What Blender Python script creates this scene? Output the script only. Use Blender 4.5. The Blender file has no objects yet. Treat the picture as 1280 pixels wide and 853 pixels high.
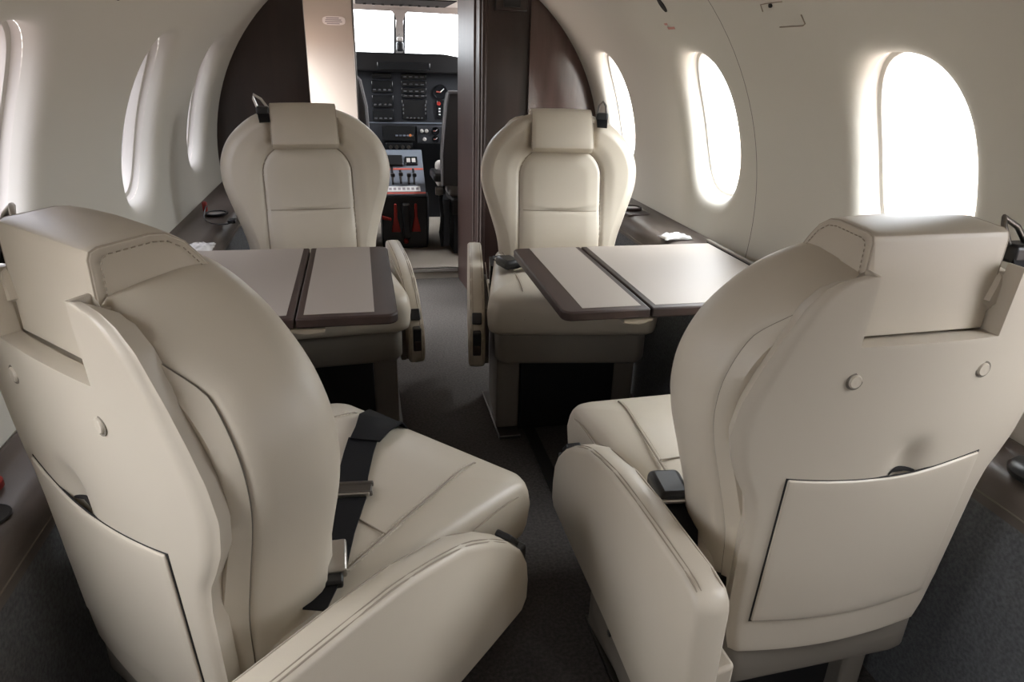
import bpy, bmesh, math, random
from mathutils import Vector, Matrix
random.seed(7)
SC = bpy.context.scene
COL = SC.collection

# ------------------------------------------------------------------ camera
def make_camera():
    yaw, pit, rol = 0.221, 0.395, 0.031
    cy, sy, cp, sp = math.cos(yaw), math.sin(yaw), math.cos(pit), math.sin(pit)
    fw = Vector((sy*cp, cy*cp, -sp)); rt = Vector((cy, -sy, 0)); up = rt.cross(fw)
    c, s = math.cos(rol), math.sin(rol)
    r2, u2 = c*rt + s*up, c*up - s*rt
    cam = bpy.data.cameras.new('camera'); o = bpy.data.objects.new('camera', cam); COL.objects.link(o)
    m = Matrix((r2, u2, -fw)).transposed().to_4x4(); m.translation = (-0.233, 0.0, 1.086)
    o.matrix_world = m
    cam.sensor_width = 36; cam.lens = 850/1280*36; cam.clip_start = 0.02
    SC.camera = o
make_camera()

# ------------------------------------------------------------------ world, exposure
W = bpy.data.worlds.new('overcast_sky'); SC.world = W; W.use_nodes = True
nt = W.node_tree; nt.nodes.clear()
wo = nt.nodes.new('ShaderNodeOutputWorld'); bg = nt.nodes.new('ShaderNodeBackground')
tc = nt.nodes.new('ShaderNodeTexCoord'); sx = nt.nodes.new('ShaderNodeSeparateXYZ')
rp = nt.nodes.new('ShaderNodeValToRGB'); mr = nt.nodes.new('ShaderNodeMapRange')
mr.inputs['From Min'].default_value = -1; mr.inputs['From Max'].default_value = 1
nt.links.new(tc.outputs['Generated'], sx.inputs[0]); nt.links.new(sx.outputs['Z'], mr.inputs['Value'])
nt.links.new(mr.outputs[0], rp.inputs[0]); nt.links.new(rp.outputs[0], bg.inputs['Color'])
rp.color_ramp.elements[0].position = 0.46; rp.color_ramp.elements[0].color = (0.35, 0.28, 0.245, 1)   # warm apron
rp.color_ramp.elements[1].position = 0.52; rp.color_ramp.elements[1].color = (0.52, 0.53, 0.54, 1)   # overcast: dim at the horizon,
e = rp.color_ramp.elements.new(0.70); e.color = (1.25, 1.27, 1.29, 1)                                  # brighter overhead
e = rp.color_ramp.elements.new(1.0); e.color = (2.3, 2.32, 2.35, 1)
bg.inputs['Strength'].default_value = 11.5
nt.links.new(bg.outputs[0], wo.inputs['Surface'])
SC.view_settings.view_transform = 'Standard'; SC.view_settings.look = 'None'
SC.view_settings.gamma = 1.0; SC.view_settings.use_curve_mapping = False
SC.view_settings.exposure = 0.5
SC.cycles.max_bounces = 12; SC.cycles.diffuse_bounces = 7; SC.cycles.glossy_bounces = 4
SC.cycles.transparent_max_bounces = 12
SC.cycles.caustics_reflective = False; SC.cycles.caustics_refractive = False
SC.cycles.sample_clamp_indirect = 8

def portal(loc, normal, sx_, sy_):
    """sampling portal filling a real opening (gives off no light of its own)"""
    l = bpy.data.lights.new('window_portal', 'AREA'); l.shape = 'RECTANGLE'; l.size = sx_; l.size_y = sy_
    l.cycles.is_portal = True
    o = bpy.data.objects.new('window_portal', l); COL.objects.link(o)
    o.location = loc
    z = -Vector(normal).normalized(); x = Vector((0, 1, 0)) if abs(z.y) < .9 else Vector((1, 0, 0))
    y = z.cross(x).normalized(); x = y.cross(z)
    o.matrix_world = Matrix.Translation(loc) @ Matrix((x, y, z)).transposed().to_4x4()

# ------------------------------------------------------------------ materials
def mat(name, col, rough=0.5, metal=0.0, noise=None, bump=0.0, bscale=200, coat=0.0, spec=0.5, sheen=0.0):
    m = bpy.data.materials.new(name); m.use_nodes = True
    t = m.node_tree; b = t.nodes['Principled BSDF']
    b.inputs['Base Color'].default_value = (*col, 1); b.inputs['Roughness'].default_value = rough
    b.inputs['Metallic'].default_value = metal; b.inputs['Specular IOR Level'].default_value = spec
    if coat: b.inputs['Coat Weight'].default_value = coat; b.inputs['Coat Roughness'].default_value = 0.12
    co = t.nodes.new('ShaderNodeTexCoord')
    if noise:
        col2, sc, stretch = noise
        mp = t.nodes.new('ShaderNodeMapping'); mp.inputs['Scale'].default_value = stretch
        n = t.nodes.new('ShaderNodeTexNoise'); n.inputs['Scale'].default_value = sc; n.inputs['Detail'].default_value = 6
        r = t.nodes.new('ShaderNodeValToRGB')
        r.color_ramp.elements[0].position = .35; r.color_ramp.elements[1].position = .65
        r.color_ramp.elements[0].color = (*col, 1); r.color_ramp.elements[1].color = (*col2, 1)
        t.links.new(co.outputs['Object'], mp.inputs[0]); t.links.new(mp.outputs[0], n.inputs['Vector'])
        t.links.new(n.outputs['Fac'], r.inputs[0]); t.links.new(r.outputs[0], b.inputs['Base Color'])
    if bump:
        n2 = t.nodes.new('ShaderNodeTexNoise'); n2.inputs['Scale'].default_value = bscale; n2.inputs['Detail'].default_value = 3
        bp = t.nodes.new('ShaderNodeBump'); bp.inputs['Strength'].default_value = bump; bp.inputs['Distance'].default_value = .002
        t.links.new(co.outputs['Object'], n2.inputs['Vector']); t.links.new(n2.outputs['Fac'], bp.inputs['Height'])
        t.links.new(bp.outputs[0], b.inputs['Normal'])
    return m
def glass_mat(name, tint, rough=0.0):
    m = bpy.data.materials.new(name); m.use_nodes = True; t = m.node_tree; t.nodes.clear()
    o = t.nodes.new('ShaderNodeOutputMaterial'); tr = t.nodes.new('ShaderNodeBsdfTransparent'); g = t.nodes.new('ShaderNodeBsdfGlossy')
    fr = t.nodes.new('ShaderNodeLayerWeight'); fr.inputs[0].default_value = .5; pw = t.nodes.new('ShaderNodeMath'); pw.operation = 'POWER'; pw.inputs[1].default_value = 5.0
    ad = t.nodes.new('ShaderNodeMath'); ad.operation = 'MULTIPLY_ADD'; ad.inputs[1].default_value = .8; ad.inputs[2].default_value = .04; mx = t.nodes.new('ShaderNodeMixShader')
    tr.inputs[0].default_value = (*tint, 1); g.inputs['Roughness'].default_value = rough
    t.links.new(fr.outputs['Facing'], pw.inputs[0]); t.links.new(pw.outputs[0], ad.inputs[0]); t.links.new(ad.outputs[0], mx.inputs[0]); t.links.new(tr.outputs[0], mx.inputs[1]); t.links.new(g.outputs[0], mx.inputs[2])
    t.links.new(mx.outputs[0], o.inputs[0]); return m
M = dict(
    leather=mat('beige_leather', (.50,.446,.362), .42, noise=((.525,.47,.385), 6, (1,1,1)), bump=.06, bscale=700),
    shell=mat('beige_shell_plastic', (.50,.448,.37), .40, bump=.03, bscale=500),
    seam=mat('leather_seam', (.30,.255,.20), .6),
    welt=mat('dark_welt', (.17,.148,.12), .7),
    stitch=mat('tan_stitching', (.36,.31,.245), .7),
    thread=mat('pale_stitching', (.62,.56,.47), .7),
    lining=mat('cream_cabin_lining', (.60,.58,.522), .62, bump=.03, bscale=300),
    sleeve=mat('window_reveal_lining', (.60,.57,.52), .5),
    ceiling=mat('ceiling_lining', (.52,.49,.44), .6),
    carpet=mat('charcoal_carpet', (.056,.049,.045), .95, noise=((.098,.087,.080), 140, (1,1,1)), bump=.6, bscale=420),
    sidecarpet=mat('bluegrey_side_carpet', (.085,.089,.094), .95, noise=((.14,.145,.152), 160, (1,1,1)), bump=.6, bscale=420),
    ledge=mat('taupe_ledge_leather', (.088,.071,.060), .42, noise=((.105,.085,.073), 8, (1,1,1)), bump=.05, bscale=500),
    wood=mat('dark_burl_wood', (.019,.0095,.0075), .5, noise=((.044,.022,.017), 14, (1,.18,1))),
    bulk=mat('dark_bulkhead_veneer', (.020,.011,.009), .30, noise=((.034,.018,.015), 9, (2.2,2.2,.25)), coat=.2),
    bulkgloss=mat('glossy_bulkhead_veneer', (.040,.022,.018), .17, noise=((.075,.042,.035), 9, (2.2,2.2,.25)), coat=.6),
    bulkside=mat('satin_bulkhead_veneer', (.022,.012,.010), .45, noise=((.038,.021,.017), 9, (2.2,2.2,.25))),
    tabletop=mat('beige_table_laminate', (.36,.315,.272), .5, bump=.02, bscale=400),
    black=mat('black_webbing', (.006,.006,.007), .6, spec=.2, bump=.3, bscale=900),
    blackplastic=mat('black_plastic', (.012,.012,.013), .35),
    darkgap=mat('dark_gap', (.012,.010,.009), .8),
    steel=mat('brushed_steel', (.62,.60,.57), .30, metal=1.0),
    gunmetal=mat('dark_metal', (.16,.15,.14), .35, metal=1.0),
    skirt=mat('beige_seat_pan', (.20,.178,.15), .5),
    creampanel=mat('cream_partition', (.44,.39,.345), .5),
    panelgrey=mat('cockpit_panel_grey', (.017,.019,.025), .6),
    pedgrey=mat('pedestal_grey', (.14,.16,.195), .5), keygrey=mat('key_grey', (.10,.10,.105), .5), matteblack=mat('matte_black_panel', (.015,.016,.019), .9, spec=.05),
    screen=mat('dark_display', (.010,.011,.013), .15),
    cpgrey=mat('pilot_seat_grey', (.042,.038,.038), .7),
    cpedge=mat('pilot_seat_piping', (.24,.23,.24), .7),
    sheepskin=mat('pale_seat_cover', (.48,.45,.43), .9, bump=.6, bscale=150),
    red=mat('red_plastic', (.33,.022,.016), .45),
    redline=mat('red_paint_line', (.50,.10,.07), .5),
    white=mat('white_paint', (.75,.75,.75), .5),
    offwhite=mat('pale_placard', (.74,.70,.70), .5),
    greyprint=mat('grey_print', (.34,.31,.33), .6),
    redprint=mat('faded_red_print', (.55,.25,.22), .6),
    amber=mat('amber_cap', (.62,.20,.05), .4),
    cpfloor=mat('cockpit_floor_mat', (.30,.265,.225), .85, bump=.4, bscale=300),
    cpwall=mat('cockpit_trim_grey', (.42,.40,.385), .6),
    glass=glass_mat('clear_glass', (.97,.99,.98)),
    pane=glass_mat('window_glass', (.95,.98,1.0)), pane_daylight_cut=glass_mat('daylight_cut_window_glass', (.31,.31,.345)), pane_daylight_trim=glass_mat('daylight_trim_window_glass', (.72,.72,.74)), pane_daylight_low=glass_mat('daylight_low_window_glass', (.15,.15,.168)),  # darker pane colours added to hold back daylight at left and aft windows
    wrap=mat('clear_wrap', (.70,.69,.67), .12, coat=.5),
    shade=mat('window_shade_pleats', (.48,.43,.38), .7),
)

# ------------------------------------------------------------------ mesh helpers
class MB:
    def __init__(s): s.v = []; s.f = []
    def add(s, v, f):
        o = len(s.v); s.v += [tuple(p) for p in v]; s.f += [tuple(i+o for i in q) for q in f]; return s
    def box(s, x0, x1, y0, y1, z0, z1):
        return s.add([(x0,y0,z0),(x1,y0,z0),(x1,y1,z0),(x0,y1,z0),(x0,y0,z1),(x1,y0,z1),(x1,y1,z1),(x0,y1,z1)],
                     [(3,2,1,0),(4,5,6,7),(0,1,5,4),(1,2,6,5),(2,3,7,6),(3,0,4,7)])
    def hexa(s, bot, top):
        return s.add(list(bot)+list(top), [(3,2,1,0),(4,5,6,7),(0,1,5,4),(1,2,6,5),(2,3,7,6),(3,0,4,7)])
    def prism(s, poly, axis, a, b):
        """poly of 2D points extruded along axis x/y/z from a to b"""
        def P(p, t): return (t,p[0],p[1]) if axis == 'x' else (p[0],t,p[1]) if axis == 'y' else (p[0],p[1],t)
        n = len(poly); v = [P(p,a) for p in poly]+[P(p,b) for p in poly]
        f = [tuple(range(n))[::-1], tuple(range(n,2*n))]+[(i,(i+1)%n,n+(i+1)%n,n+i) for i in range(n)]
        return s.add(v, f)
    def tube(s, pts, r, n=8, closed=False):
        pts = [Vector(p) for p in pts]; k = len(pts); v = []; f = []; prev = None
        for i, p in enumerate(pts):
            if closed: t = pts[(i+1)%k]-pts[i-1]
            else: t = pts[min(i+1,k-1)]-pts[max(i-1,0)]
            t.normalize()
            if prev is None:
                a = Vector((0,0,1)) if abs(t.z) < .9 else Vector((1,0,0)); nn = t.cross(a).normalized()
            else:
                nn = (prev - t*prev.dot(t)).normalized()
            prev = nn; b = t.cross(nn)
            for j in range(n):
                a = 2*math.pi*j/n; v.append(p+nn*(r*math.cos(a))+b*(r*math.sin(a)))
        m = k if closed else k-1
        for i in range(m):
            for j in range(n):
                a, b_ = i*n+j, i*n+(j+1)%n; c, d = ((i+1)%k)*n+(j+1)%n, ((i+1)%k)*n+j
                f.append((a,b_,c,d))
        if not closed: f += [tuple(range(n))[::-1], tuple(range((k-1)*n,k*n))]
        return s.add(v, f)
    def ribbon(s, pts, wdir, width, th=.003):
        """flat strap along pts; wdir = list of width directions (or one)"""
        pts = [Vector(p) for p in pts]; k = len(pts); v = []; f = []
        for i, p in enumerate(pts):
            t = (pts[min(i+1,k-1)]-pts[max(i-1,0)]).normalized()
            w = Vector(wdir[i] if isinstance(wdir, list) else wdir); w = (w - t*w.dot(t)).normalized()
            nrm = t.cross(w).normalized(); wd = width[i] if isinstance(width, list) else width
            v += [p-w*wd/2-nrm*th/2, p+w*wd/2-nrm*th/2, p+w*wd/2+nrm*th/2, p-w*wd/2+nrm*th/2]
        for i in range(k-1):
            for j in range(4):
                f.append((i*4+j, i*4+(j+1)%4, (i+1)*4+(j+1)%4, (i+1)*4+j))
        f += [(3,2,1,0), tuple(range(4*k-4,4*k))]
        return s.add(v, f)
    def lathe(s, prof, n=24, c=(0,0,0), axis='z'):
        v = []; f = []; k = len(prof)
        for r, h in prof:
            for j in range(n):
                a = 2*math.pi*j/n; x, y = r*math.cos(a), r*math.sin(a)
                q = (x,y,h) if axis == 'z' else (x,h,y) if axis == 'y' else (h,x,y)
                v.append((q[0]+c[0],q[1]+c[1],q[2]+c[2]))
        for i in range(k-1):
            for j in range(n): f.append((i*n+j,i*n+(j+1)%n,(i+1)*n+(j+1)%n,(i+1)*n+j))
        f += [tuple(range(n))[::-1], tuple(range((k-1)*n,k*n))]
        return s.add(v, f)
    def grid(s, rows, close=False):
        n = len(rows[0]); v = [p for r in rows for p in r]; f = []
        for i in range(len(rows)-1):
            for j in range(n if close else n-1):
                f.append((i*n+j,i*n+(j+1)%n,(i+1)*n+(j+1)%n,(i+1)*n+j))
        return s.add(v, f)
    def build(s, name, m, parent=None, smooth=True, bevel=0, seg=2, angle=40, solid=0, sub=0, fixn=True):
        me = bpy.data.meshes.new(name); me.from_pydata([tuple(p) for p in s.v], [], s.f); me.validate()
        if fixn:
            bm = bmesh.new(); bm.from_mesh(me); bmesh.ops.recalc_face_normals(bm, faces=bm.faces); bm.to_mesh(me); bm.free()
        me.materials.append(M[m] if isinstance(m, str) else m)
        o = bpy.data.objects.new(name, me); COL.objects.link(o)
        if parent: o.parent = parent
        if solid:
            q = o.modifiers.new('solid','SOLIDIFY'); q.thickness = solid; q.offset = -1
        if bevel:
            q = o.modifiers.new('bevel','BEVEL'); q.width = bevel; q.segments = seg; q.limit_method = 'ANGLE'; q.angle_limit = math.radians(angle)
            q.harden_normals = False
        if sub:
            q = o.modifiers.new('sub','SUBSURF'); q.levels = sub; q.render_levels = sub
        if smooth:
            for p in me.polygons: p.use_smooth = True
            if not sub and not (bevel and seg < 2):
                try: me.set_sharp_from_angle(angle=math.radians(50))
                except Exception: pass
        return o
def tag(o, label=None, cat=None, group=None, kind=None):
    if label: o['label'] = label
    if cat: o['category'] = cat
    if group: o['group'] = group
    if kind: o['kind'] = kind
    return o
def empty(name, loc=(0,0,0), rz=0.0, **k):
    o = bpy.data.objects.new(name, None); COL.objects.link(o); o.location = loc; o.rotation_euler = (0,0,rz); o.empty_display_size = .1
    tag(o, **k); return o
def copy_tree(o, parent=None):
    c = o.copy(); COL.objects.link(c)
    if parent: c.parent = parent
    for ch in list(o.children): copy_tree(ch, c)
    return c
def struct(o, label=None): o['kind'] = 'structure'; return tag(o, label)
def catmull(pts, n):
    """resample an open polyline smoothly to n points"""
    out = []; k = len(pts)
    for i in range(n):
        t = i*(k-1)/(n-1); j = min(int(t), k-2); u = t-j
        p0, p1, p2, p3 = pts[max(j-1,0)], pts[j], pts[j+1], pts[min(j+2,k-1)]
        out.append(tuple(.5*((2*p1[a])+(-p0[a]+p2[a])*u+(2*p0[a]-5*p1[a]+4*p2[a]-p3[a])*u*u+(-p0[a]+3*p1[a]-3*p2[a]+p3[a])*u**3) for a in range(len(p1))))
    return out
def interp(tab, z):
    if z <= tab[0][0]: return tab[0][1]
    for (a, b), (c, d) in zip(tab, tab[1:]):
        if z <= c: return b+(d-b)*(z-a)/(c-a)
    return tab[-1][1]
def sstep(a, b, x):
    t = min(1, max(0, (x-a)/(b-a))); return t*t*(3-2*t)

# ================================================================== CABIN SHELL
R, ZC = 0.78, 0.69
Y_AFT, Y_BULK, Y_THR = -1.95, 2.92, 3.44
TH0, TH1 = math.asin((0.500-ZC)/R), math.radians(62)
TW, WA, WB = 0.294, 0.138, 0.200          # window centre angle, half sizes along Y and along the arc
def wallp(side, y, th, out=0.0):
    return (side*(R+out)*math.cos(th), y, ZC+(R+out)*math.sin(th))
def sup(phi, a, b, n=2.7):
    c, s = math.cos(phi), math.sin(phi)
    r = (abs(c/a)**n+abs(s/b)**n)**(-1/n); return r*c, r*s
WN = 26
def perim(y0, y1, s0, s1):
    p = [(y0+(y1-y0)*i/WN, s0) for i in range(WN)]+[(y1, s0+(s1-s0)*i/WN) for i in range(WN)]
    p += [(y1+(y0-y1)*i/WN, s1) for i in range(WN)]+[(y0, s1+(s0-s1)*i/WN) for i in range(WN)]
    return p
def wall_cell(mb, side, y0, y1, yc):
    """wall patch with a flared window opening"""
    s0, s1 = (TH0-TW)*R, (TH1-TW)*R
    per = perim(y0-yc, y1-yc, s0, s1)
    phis = [math.atan2(p[1], p[0]) for p in per]
    rows = []
    e0 = .045
    for k in range(9):
        t = k/8; row = []
        for p, ph in zip(per, phis):
            q = sup(ph, WA+e0, WB+e0)
            row.append(wallp(side, yc+p[0]*(1-t)+q[0]*t, TW+(p[1]*(1-t)+q[1]*t)/R))
        rows.append(row)
    for e, out in ((.034,.0012),(.024,.004),(.015,.009),(.008,.016),(.003,.026),(.0,.038)):
        rows.append([wallp(side, yc+sup(ph,WA+e,WB+e)[0], TW+sup(ph,WA+e,WB+e)[1]/R, out) for ph in phis])
    mb.grid(rows, close=True)
def wall_plain(mb, side, y0, y1, t0=TH0, t1=TH1, n=24):
    ny = max(1, int((y1-y0)/.15))
    mb.grid([[wallp(side, y0+(y1-y0)*i/ny, t0+(t1-t0)*j/n) for j in range(n+1)] for i in range(ny+1)])
def window(n, side, yc, tint='pane'):
    """window: sleeve ring, inner scratch pane, pulled up shade cassette"""
    root = empty('window_%d' % n, wallp(side, yc, TW), kind='structure')
    o = Vector(root.location)
    def L(p): return tuple(Vector(p)-o)
    ph = [2*math.pi*i/72 for i in range(72)]
    mb = MB(); rows = []
    for e, out in ((.0,.038),(-.002,.052),(-.010,.054),(-.012,.062),(-.012,.10)):
        rows.append([L(wallp(side, yc+sup(p,WA+e,WB+e)[0], TW+sup(p,WA+e,WB+e)[1]/R, out)) for p in ph])
    mb.grid(rows, close=True); mb.build('window_frame', 'sleeve', root)
    g = MB(); pts = [L(wallp(side, yc+sup(p,WA-.012,WB-.012)[0], TW+sup(p,WA-.012,WB-.012)[1]/R, .078)) for p in ph]
    pts.append(L(wallp(side, yc, TW, .078)))
    g.add(pts, [(i,(i+1)%72,72) for i in range(72)]); g.build('pane', tint, root)
    sh = MB()                                              # folded shade at the top of the opening
    for k in range(3):
        zt = WB-.014-k*.008
        row0, row1 = [], []
        for i in range(17):
            u = -1+2*i/16
            w = WA-.013
            yy = w*u*min(1, (1-(abs(zt)/(WB-.012))**2.7)**(1/2.7)) if zt < WB-.012 else 0
            row0.append(L(wallp(side, yc+yy, TW+zt/R, .058))); row1.append(L(wallp(side, yc+yy, TW+(zt-.006)/R, .070)))
        sh.grid([row0,row1])
    sh.build('window_shade', 'shade', root)
    c, s = math.cos(TW), math.sin(TW)
    portal(wallp(side, yc, TW, .105), (side*-c, 0, -s), .30, .44)

# right wall: two lining panels with a joint at Y = 1.62
SEAM = 1.622
mb = MB()
wall_plain(mb, 1, Y_AFT, -1.44); wall_cell(mb, 1, -1.44, -.72, -1.08)
wall_cell(mb, 1, -0.72, 0.0, -0.36); wall_cell(mb, 1, 0.0, 0.72, 0.36); wall_cell(mb, 1, 0.72, SEAM-.001, 1.10)
wall_r = struct(mb.build('wall_right', 'lining'), 'cream cabin side lining on the right with deep window reveals')
mb = MB(); wall_cell(mb, 1, SEAM+.001, 2.25, 1.87); wall_cell(mb, 1, 2.25, Y_BULK, 2.64)
mb.build('lining_panel', 'lining', wall_r)
mb = MB(); mb.grid([[wallp(1, y, TH0+(TH1-TH0)*j/24, .0012) for j in range(25)] for y in (SEAM-.01, SEAM+.01)])
mb.build('joint_backing', 'darkgap', wall_r)
# left wall
mb = MB()
wall_plain(mb, -1, Y_AFT, -1.44); wall_cell(mb, -1, -1.44, -.72, -1.08); wall_cell(mb, -1, -0.72, 0.0, -0.36)
wall_cell(mb, -1, 0.0, 0.74, 0.37); wall_cell(mb, -1, 0.74, 1.48, 1.13); wall_cell(mb, -1, 1.48, 2.22, 1.90); wall_cell(mb, -1, 2.22, Y_BULK, 2.565)
struct(mb.build('wall_left', 'lining'), 'cream cabin side lining on the left with deep window reveals')
for i, (s, y) in enumerate(((1,1.10),(1,1.87),(1,2.64),(-1,1.13),(-1,1.90),(-1,2.565),(1,.36),(1,-.36),(-1,.37),(-1,-.36),(1,-1.08),(-1,-1.08))):
    window(i+1, s, y, 'pane_daylight_low' if s < 0 and y > 1.5 else 'pane_daylight_cut' if s < 0 and y > 1 else 'pane_daylight_trim' if y < 1 else 'pane')
# ceiling
mb = MB(); n = 20; ny = 24
mb.grid([[wallp(1, Y_AFT+(Y_THR+.02-Y_AFT)*i/ny, TH1+(math.pi-2*TH1)*j/n) for j in range(n+1)] for i in range(ny+1)])
struct(mb.build('ceiling', 'ceiling'), 'cream arched cabin ceiling')
# aft wall
mb = MB(); ring = [(R*math.cos(a), Y_AFT, ZC+R*math.sin(a)) for a in [2*math.pi*i/48 for i in range(48)]]
mb.add(ring, [tuple(range(48))]); struct(mb.build('wall_aft', 'lining'), 'cream aft cabin bulkhead')
# floor: cabin carpet
mb = MB(); mb.box(-.80,.80,Y_AFT,Y_THR+.02,-.03,0); struct(mb.build('floor', 'carpet'), 'dark charcoal carpeted cabin floor')
# cabin small marks on the right lining
def on_wall_frame(side, y, th):
    o = Vector(wallp(side, y, th)); n = Vector((-side*math.cos(th),0,-math.sin(th))); u = Vector((0,1,0)); v = Vector((-side*math.sin(th),0,math.cos(th)))
    return o, n, u, v
def wall_decal(mb, side, y, th, poly, h=.0012):
    pts = []
    for lift in (0, h):
        for a, b in poly:
            p = Vector(wallp(side, y+a, th+b/R, -lift)); pts.append(tuple(p))
    n = len(poly); mb.add(pts, [tuple(range(n))[::-1], tuple(range(n,2*n))]+[(i,(i+1)%n,n+(i+1)%n,n+i) for i in range(n)])
mb = MB(); wall_decal(mb, 1, 1.875, math.asin((1.226-ZC)/R), [(.013*math.cos(a), .022*math.sin(a)) for a in [2*math.pi*i/20 for i in range(20)]], .002)
tag(mb.build('air_outlet', 'darkgap'), 'small black oval air outlet high on the right wall lining', 'vent')
mb = MB()
for y, dz, w, h in ((1.925,.006,.02,.006),(1.905,-.007,.044,.007)): wall_decal(mb, 1, y, math.asin((1.178-ZC)/R)+dz/R, [(-w/2,-h/2),(w/2,-h/2),(w/2,h/2),(-w/2,h/2)], .0006)
tag(mb.build('wall_placard', 'redprint'), 'tiny faded red placard print below the oval air outlet', 'placard')
ox = empty('oxygen_mask_door', wallp(1,1.352,math.asin((1.18-ZC)/R)), label='flush rectangular oxygen mask door outline above the large right window', cat='hatch')
o_ = Vector(ox.location); mb = MB(); t_ = math.asin((1.18-ZC)/R)
def W2(y, s): return tuple(Vector(wallp(1,y,t_+s/R,-.0005))-o_)
mb.tube([W2(1.425,.012),W2(1.42,.028),W2(1.40,.029)]+[W2(1.34,.029)], .0012, 5); mb.tube([W2(1.39,-.026),W2(1.31,-.026),W2(1.300,-.022),W2(1.300,-.002)], .0014, 5)
mb.build('door_groove', 'seam', ox)
mb = MB(); mb.lathe([(.0055,-.002),(.0055,.002)], 12, W2(1.385,.025), 'x'); mb.build('latch_hole', 'darkgap', ox)
mb = MB(); wall_decal(mb, -1, 1.40, math.asin((1.166-ZC)/R), [(.016*math.cos(a), .011*math.sin(a)) for a in [2*math.pi*i/16 for i in range(16)]], .002)
tag(mb.build('air_outlet', 'darkgap'), 'small black air outlet high on the left wall lining', 'vent')

# ---- side consoles with upholstered ledges
def ledge(side):
    root = empty('side_ledge', (side*.70, 0.5, 0), label='taupe leather side ledge with carpeted console along the %s cabin wall' % ('right' if side > 0 else 'left'), cat='ledge')
    def X(x): return side*x-side*.70
    YS = 1.14
    mb = MB(); mb.prism([(X(.655),0),(X(.655),.53),(X(.78),.53),(X(.70),0)], 'y', YS-.5, Y_BULK-.53); mb.build('console', 'sidecarpet', root)
    mb = MB(); mb.prism([(X(.680),0),(X(.680),.475),(X(.76),.475),(X(.70),0)], 'y', Y_AFT-.49, YS-.5); mb.build('console', 'sidecarpet', root)
    for tag_, y0, y1, prof in (('fore', YS, Y_BULK-.03, [(.7735,.52),(.7735,.602),(.768,.602),(.758,.594),(.742,.589),(.690,.587),(.668,.582),(.655,.570),(.650,.552),(.650,.524)]),
                               ('aft', Y_AFT+.01, YS, [(.762,.470),(.762,.545),(.757,.545),(.750,.536),(.742,.532),(.705,.531),(.690,.527),(.679,.517),(.675,.502),(.675,.470)])):
        mb = MB(); mb.prism([(X(a),b) for a,b in prof], 'y', y0-.5, y1-.5); lt = mb.build('ledge_top', 'ledge', root)
        xe, ze = (.6515,.535) if tag_ == 'fore' else (.6765,.487)
        mb = MB(); mb.tube([(X(xe), y0-.49, ze), (X(xe), y1-.51, ze)], .0025, 6); mb.build('piping', 'welt', lt)
    # tan rim of the table slot
    y0, y1 = (1.20-.5, 1.765-.5) if side > 0 else (1.24-.5, 1.825-.5)
    mb = MB(); mb.box(X(.728), X(.742), y0, y1, .586, .618); mb.box(X(.672), X(.742), y1-.012, y1, .584, .604)
    mb.build('table_slot_rim', 'skirt', root, bevel=.003)
    mb = MB(); mb.box(X(.7255), X(.729), y0+.02, y1-.014, .586, .613); mb.build('slot_shadow_gap', 'darkgap', root)
    # cup well near the aft seat
    yc = .825-.5 if side < 0 else .35
    mb = MB(); mb.lathe([(.001,.5318),(.024,.5318),(.027,.533),(.029,.5315)], 24, (X(.722), yc, 0)); mb.build('cup_well', 'darkgap', root)
    if side > 0:   # recessed tray beside the forward seat
        mb = MB(); mb.box(X(.668), X(.755), 2.22-.5, 2.36-.5, .585, .592); mb.build('recessed_tray', 'wood', root, bevel=.003)
    return root
ledge(1); ledge(-1)
# flat black strips in the carpet beside the aisle
for s in (1,-1):
    mb = MB(); mb.box(min(s*.222,s*.258), max(s*.222,s*.258), -1.6, 2.55, 0, .006)
    struct(tag(mb.build('trim_%d' % (1 if s > 0 else 2), 'darkgap'), 'black strip in the carpet beside the aisle'))

# ================================================================== BULKHEAD, VESTIBULE
def arc_poly(x_in, sgn, zmax=None, n=24):
    """cross-section slice between x_in and the cabin circle, above the floor"""
    R = 0.787; a0 = math.asin(-ZC/R)+.001; a1 = math.acos(abs(x_in)/R)
    pts = [(abs(x_in), 0.0)]
    for i in range(n+1):
        a = a0+(a1-a0)*i/n; pts.append((R*math.cos(a), ZC+R*math.sin(a)))
    return [(sgn*x, z) for x, z in pts]
# left veneer bulkhead
mb = MB(); mb.prism(arc_poly(.415,-1), 'y', Y_BULK, Y_BULK+.03)
tag(mb.build('bulkhead_panel', 'bulk', bevel=.003), 'dark wood veneer bulkhead panel behind the far left seat', 'partition')
# right closet
cl = empty('wardrobe_closet', (.45, Y_BULK, 0), label='dark wood closet bulkhead with glossy door behind the far right seat', cat='closet')
def CX(pts): return [(x-.45, z) for x, z in pts]
poly = arc_poly(.273, 1)
mb = MB(); mb.prism(CX(poly), 'y', .012, .03); mb.build('back_panel', 'bulk', cl)
# glossy door right of X=.456 turned slightly toward the window
pd = arc_poly(.458, 1)
mb = MB(); pts = CX(pd); n_ = len(pts)
yy = lambda x: -.012+.03*(x+.45-.458)
v = [(x, yy(x), z) for x, z in pts]+[(x, .02, z) for x, z in pts]
mb.add(v, [tuple(range(n_))[::-1], tuple(range(n_,2*n_))]+[(i,(i+1)%n_,n_+(i+1)%n_,n_+i) for i in range(n_)])
mb.build('closet_door', 'bulkgloss', cl)
mb = MB(); mb.box(.315-.45,.443-.45,-.004,.013,1.255,1.33); mb.build('upper_locker_frame','bulk',cl,bevel=.004)
mb = MB(); mb.box(.345-.45,.415-.45,-.008,-.003,1.268,1.32); mb.build('locker_catch','blackplastic',cl,bevel=.003)
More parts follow.
